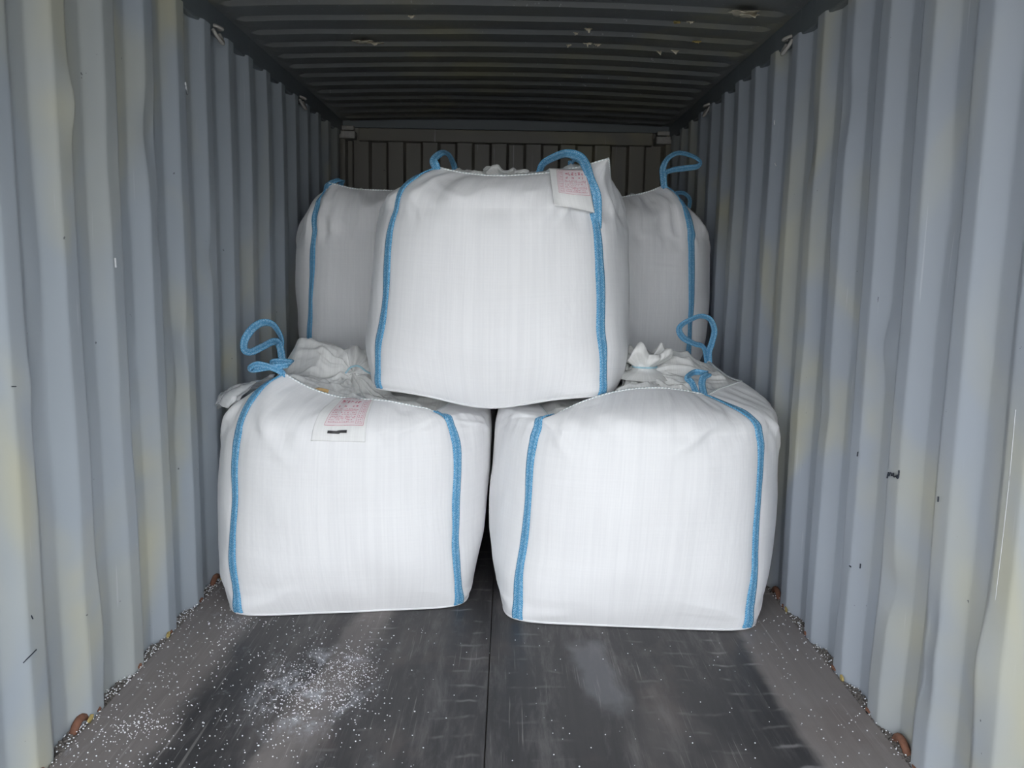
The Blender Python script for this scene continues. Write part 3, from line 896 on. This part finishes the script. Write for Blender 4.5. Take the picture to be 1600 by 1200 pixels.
# -- second row, on the floor (they carry the rear upper bags)
flat_e = dict(FL=(-.36, -.36, .775), FR=(.36, -.36, .775), BR=(.36, .36, .775), BL=(-.36, .36, .775))
flat_m = dict(F=(0, -.40, .775), R=(.40, 0, .775), B=(0, .40, .775), L=(-.40, 0, .775))
for x, lab in ((-.565, 'white bulk bag on the floor underneath the rear left upper bag'), (.565, 'white bulk bag on the floor underneath the rear right upper bag')):
    bb = Bag('h', (x, 4.66, 0), .54, .54, .70, flat_e, flat_m, seed=5 if x < 0 else 6, clampz=(x, 4.70, .56, .785, 0))
    bb.build(lab, hidden=True)

# -- rear, upper
bag_bl = Bag('bl', (-.583, 4.73, .79), .56, .535, .72,
    dict(FL=(-.34, -.33, .965), FR=(.22, -.30, .985), BR=(.33, .33, .90), BL=(-.33, .33, .90)),
    dict(F=(-.04, -.34, .935), R=(.40, 0, .86), B=(0, .40, .86), L=(-.41, 0, .86)),
    seed=91, rot=3, fold=.06, heap=((0, 0, .03, .25),))
bag_bl.build('white bulk bag at the rear left, upper tier, half hidden behind the middle bag')
bag_br = Bag('br', (.588, 4.71, .79), .56, .535, .72,
    dict(FL=(-.25, -.30, .96), FR=(.27, -.30, .985), BR=(.36, .30, .93), BL=(-.33, .33, .90)),
    dict(F=(.02, -.36, .92), R=(.41, 0, .86), B=(0, .40, .86), L=(-.40, 0, .86)),
    seed=113, rot=-4, fold=.06, heap=((0, 0, .03, .25),))
bag_br.build('white bulk bag at the rear right, upper tier, behind the middle bag')

# ---- lifting loops
A = lambda L: [at(*p) for p in L]
# left floor bag: front corner loop flopped into a bow, rear corner loop standing open
e = bag_l.ear('FL')
bag_l.loop([e + [0, -.004, -.035], e + [-.012, -.006, .004]] + A([(425, 566, 3.24), (455, 566, 3.27), (446, 571, 3.21), (420, 574, 3.19), (395, 578, 3.17), (391, 574, 3.14), (405, 569, 3.15)]) + [e + [-.012, -.010, .008], e + [0, -.008, -.03]],
           (25, 30, 20, 40, 20), width=.026)
e = bag_l.ear('BL')
bag_l.loop([e + [0, 0, -.03]] + A([(439, 548, 3.74), (440, 530, 3.72), (428, 509, 3.68), (412, 504, 3.64), (396, 512, 3.60), (383, 530, 3.57), (382, 546, 3.57), (392, 550, 3.58), (410, 542, 3.62), (427, 534, 3.67), (437, 540, 3.72)]) + [e + [.005, -.004, -.03]],
           (15, 40, 15, 10, 45, 20, 25, 30))
# right floor bag: front loop lying back, rear loop standing
e = bag_r.ear('FR')
bag_r.loop([e + [0, -.002, -.02]] + A([(1097, 603, 3.26), (1099, 590, 3.30), (1107, 584, 3.34), (1096, 582, 3.36), (1084, 582, 3.36), (1074, 590, 3.30), (1082, 600, 3.26)]) + [e + [-.02, 0, -.03]],
           (10, 20, 45, 20, 20, 15), width=.028)
e = bag_r.ear('BR')
bag_r.loop([e + [0, 0, -.03]] + A([(1107, 552, 3.74), (1112, 536, 3.72), (1116, 516, 3.70), (1109, 499, 3.68), (1095, 494, 3.67), (1080, 499, 3.66), (1066, 507, 3.66), (1061, 516, 3.66), (1068, 528, 3.68), (1085, 537, 3.71), (1100, 544, 3.73)]) + [e + [-.006, -.002, -.03]],
           (20, 50, 55, 50, 40, 25, 50, 35))
# upper front bag
e = bag_t.ear('FL')
bag_t.loop([e + [-.03, 0, -.05], e + [-.012, -.006, -.005]] + A([(678, 250, 3.36), (690, 239, 3.42), (701, 243, 3.50), (709, 258, 3.58), (712, 275, 3.60)]), (10, 15, 30, 55, 40), width=.036)
e = bag_t.ear('FR')
bag_t.loop(A([(932, 366, 3.215), (933, 338, 3.193), (932, 306, 3.168), (922, 280, 3.18), (915, 258, 3.22), (905, 245, 3.27), (885, 240, 3.33), (865, 246, 3.40), (848, 257, 3.45), (842, 275, 3.48), (842, 290, 3.48)]), (10, 15, 5, 15, 45, 40, 25), width=.036)
bag_t.loop(A([(922, 288, 3.17), (918, 268, 3.20), (910, 252, 3.25), (899, 246, 3.31), (893, 254, 3.38), (896, 268, 3.44), (902, 285, 3.46)]), (5, 5, 20, 30, 20), width=.032)
# rear bags
e = bag_br.ear('FR')
bag_br.loop([e + [.01, -.005, -.05]] + A([(1036, 276, 4.37), (1036, 262, 4.37), (1044, 247, 4.38), (1060, 239, 4.40), (1080, 243, 4.42), (1094, 252, 4.43), (1090, 260, 4.42), (1070, 263, 4.40), (1050, 266, 4.38), (1039, 274, 4.37)]) + [e + [.012, -.008, -.05]],
            (10, 20, 45, 40, 50, 35, 45, 20))
e = bag_br.ear('BR')
bag_br.loop(A([(1040, 330, 4.84), (1050, 308, 4.88), (1061, 301, 4.90), (1072, 304, 4.92), (1078, 314, 4.93), (1074, 335, 4.93)]), (30, 30, 30), width=.03)
e = bag_bl.ear('FL')
bag_bl.loop([e + [-.012, -.004, -.06], e + [-.004, -.004, -.01]] + A([(530, 281, 4.42), (534, 284, 4.48)]) + [e + [.03, .10, -.03]], (30, 40, 40), width=.032)
for b, cs in ((bag_l, ()), (bag_t, ('BL', 'BR')), (bag_bl, ('BL', 'BR')), (bag_br, ('BL',))):
    for c in cs:
        b.default_loop(c, h=.012)

# ---- tags
f, o = bag_l.patch('document_tag', 1.431 * np.pi, 1.551 * np.pi, .68, .992, .004, M_TAGW, 80, 64, curl=lambda p, q: .004 * (1 - q) ** 2 + .0025 * np.sin(p * 9 + q * 4))
tag_print(f, o, .20, .94, .30, .985, 4)
printed(f, o, [(.30, .125, .66, .185)], M_BLACK, 'black_bar', .006)
def sheet(bag, rows, mat, name='document_tag', nu=30, nv=26, seed=0):
    """loose film hanging in front of the cloth, through 3 x 3 points (rows bottom to top)"""
    K = np.array([[at(*p) for p in r] for r in rows]) - bag.loc
    def f(p, q, lift=0.):
        p, q = np.broadcast_arrays(np.asarray(p, float), np.asarray(q, float))
        B = lambda t: (2 * (t - .5) * (t - 1), -4 * t * (t - 1), 2 * t * (t - .5))
        P = 0
        for i, bq in enumerate(B(q)):
            for j, bp in enumerate(B(p)):
                P = P + (bp * bq)[..., None] * K[i, j]
        w = .006 * vnoise(np.stack([p * 3 + q * 1.5, q * 2.2, p * 0], -1), 1.2, seed)
        return P + np.stack([0 * w, -lift - .4 * w - .003, -.3 * lift + 0 * w], -1)
    p = np.linspace(0, 1, nu); q = np.linspace(0, 1, nv)
    UV = np.stack(np.broadcast_arrays(p[:, None] * .15, q[None] * .15), -1)
    o = grid_obj(name, f(p[:, None], q[None]), mat, bag.root, UV)
    md = o.modifiers.new('thickness', 'SOLIDIFY'); md.thickness = .0008; md.offset = -1
    return f, o
f, o = sheet(bag_t, (((866, 321, 3.100), (897, 326, 3.130), (929, 333, 3.165)), ((862, 292, 3.150), (890, 297, 3.128), (923, 299, 3.160)), ((858, 263, 3.232), (887, 264, 3.215), (916, 265, 3.215))), M_TAGW, seed=4)
tag_print(f, o, .20, .97, .40, .97, 9, True)

# ---- tied spouts and loose ends on the tops
spout(bag_r, at(1006, 590, 3.40), .082, .115, 14, bend=(.015, .02))
spout(bag_t, at(790, 287, 3.50), .085, .055, 8, flat=.7)
tube('tie_cord', np.array(A([(540, 583, 3.45), (548, 574, 3.44), (560, 572, 3.43), (572, 580, 3.40), (580, 584, 3.38)])) - bag_l.loc, .004, M_TEAL, bag_l.root, n=30)
bag_l.loop([at(488, 611, 3.19), at(500, 609, 3.20), at(513, 612, 3.19)], (20, 20), width=.016, thick=.001, n=12).data.materials[0] = M_KRAFT
bag_l.root.children[-1].name = 'ochre_tape'

# clear liner film spilling over the left shoulder of the left bag
def liner():
    nu, nv = 70, 46
    p = np.linspace(0, 1, nu)[:, None]; q = np.linspace(0, 1, nv)[None]
    th = (.97 + .262 * p) * np.pi + 0 * q
    W = .985 - .30 * q * (1 - .45 * p) + 0 * p
    B = bag_l.surf(th, W); n = bag_l.normal(th, W)
    u3 = np.stack([th * 2.0, W * 5, W * 0], -1)
    rid = 1 - np.abs(vnoise(u3, 3.0, 61)); rid2 = 1 - np.abs(vnoise(u3, 8.0, 62))
    off = .010 + .020 * rid * (.4 + .6 * q) + .008 * rid2 + .042 * np.sin(np.pi * q * .85) * np.clip(np.sin(np.pi * np.clip(p * 1.05, 0, 1)), 0, 1) ** .6
    G = B + n * off[..., None]
    UV = np.stack(np.broadcast_arrays(p, q), -1)
    return grid_obj('liner_film', G, M_LINER, bag_l.root, UV)
liner()

# ------------------------------------------------------------------ spilled pellets and grit (nobody could count them)
ICO_V = []
g = (1 + 5 ** .5) / 2
for v in ((-1, g, 0), (1, g, 0), (-1, -g, 0), (1, -g, 0), (0, -1, g), (0, 1, g), (0, -1, -g), (0, 1, -g), (g, 0, -1), (g, 0, 1), (-g, 0, -1), (-g, 0, 1)):
    ICO_V.append(np.array(v) / math.sqrt(1 + g * g))
ICO_V = np.array(ICO_V)
ICO_F = np.array([(0, 11, 5), (0, 5, 1), (0, 1, 7), (0, 7, 10), (0, 10, 11), (1, 5, 9), (5, 11, 4), (11, 10, 2), (10, 7, 6), (7, 1, 8), (3, 9, 4), (3, 4, 2), (3, 2, 6), (3, 6, 8), (3, 8, 9), (4, 9, 5), (2, 4, 11), (6, 2, 10), (8, 6, 7), (9, 8, 1)])

def scatter(name, pts, rad, mat, zsq=.7):
    n = len(pts)
    r = np.asarray(rad)[:, None, None]
    jit = 1 + rng.uniform(-.2, .2, (n, 12, 1))
    V = pts[:, None] + ICO_V[None] * r * jit * np.array([1, 1, zsq])
    Fc = (ICO_F[None] + (np.arange(n) * 12)[:, None, None]).reshape(-1, 3)
    me = bpy.data.meshes.new(name)
    me.from_pydata(V.reshape(-1, 3).tolist(), [], Fc.tolist()); me.materials.append(mat)
    me.polygons.foreach_set('use_smooth', [True] * len(me.polygons))
    o = bpy.data.objects.new(name, me); COL.objects.link(o)
    return o

def spots(n, x0, x1, y0, y1): return np.stack([rng.uniform(x0, x1, n), rng.uniform(y0, y1, n)], -1)
def gauss(n, x, y, sx, sy): return np.stack([rng.normal(x, sx, n), rng.normal(y, sy, n)], -1)
pel = np.concatenate([
    spots(520, -1.155, -.90, 1.85, 3.35), spots(150, -.92, -.70, 1.9, 3.0),
    gauss(190, -.57, 2.46, .06, .10), gauss(130, -.66, 2.52, .05, .17), gauss(110, -.45, 2.62, .05, .12), gauss(90, -.40, 2.40, .05, .12),
    gauss(130, -1.02, 2.22, .06, .035), gauss(120, -.70, 2.15, .16, .12), spots(160, -.8, -.2, 1.95, 3.0),
    gauss(420, -.58, 2.45, .075, .12), gauss(200, -.47, 2.58, .05, .12), spots(90, -.2, .9, 1.95, 2.95), spots(130, .92, 1.155, 1.95, 3.1), gauss(40, -.97, 2.93, .05, .05)])
pel = pel[(np.abs(pel[:, 0]) < 1.155)]
for b in (bag_l, bag_r):
    e_ = (np.abs((pel[:, 0] - b.loc[0]) / (b.a * .84)) ** 6 + np.abs((pel[:, 1] - b.loc[1]) / (b.b * .84)) ** 6)
    pel = pel[e_ > 1.12]
rad = rng.uniform(.0010, .0025, len(pel)) * np.where(rng.random(len(pel)) < .04, 1.5, 1)
o = scatter('spilled_pellets', np.concatenate([pel, (rad * .6)[:, None]], 1), rad, M_PELLET)
tag_obj(o, 'tiny white plastic pellets spilled over the dark floor', 'pellets', kind='stuff')

def recess_pts(n, s, start, y0=1.8, y1=3.6):
    y = rng.uniform(y0, y1, n * 3); u = (y - start) % .278
    xs = np.interp(u, [0, .068, .138, .206, .278], [W_OUT, W_IN, W_IN, W_OUT, W_OUT])
    x = rng.uniform(1.155, 1.2, n * 3); k = x < xs - .003
    return np.stack([s * x[k], y[k]], -1)
gr = np.concatenate([recess_pts(2600, -1, 2.2053), recess_pts(2600, 1, 1.9586)])
rad = rng.uniform(.002, .0065, len(gr))
o = scatter('wall_foot_grit', np.concatenate([gr, -.020 + rng.uniform(0, .018, (len(gr), 1))], 1), rad, M_GRIT)
tag_obj(o, 'dark grit lying in the wall recesses along the floor edge', 'grit', kind='stuff')
gp = np.concatenate([recess_pts(190, -1, 2.2053), recess_pts(90, 1, 1.9586)])
rad = rng.uniform(.0017, .003, len(gp))
o = scatter('recess_pellets', np.concatenate([gp, .001 + rng.uniform(0, .004, (len(gp), 1))], 1), rad, M_PELLET)
tag_obj(o, 'white pellets caught in the grit along the wall foot', 'pellets', kind='stuff')
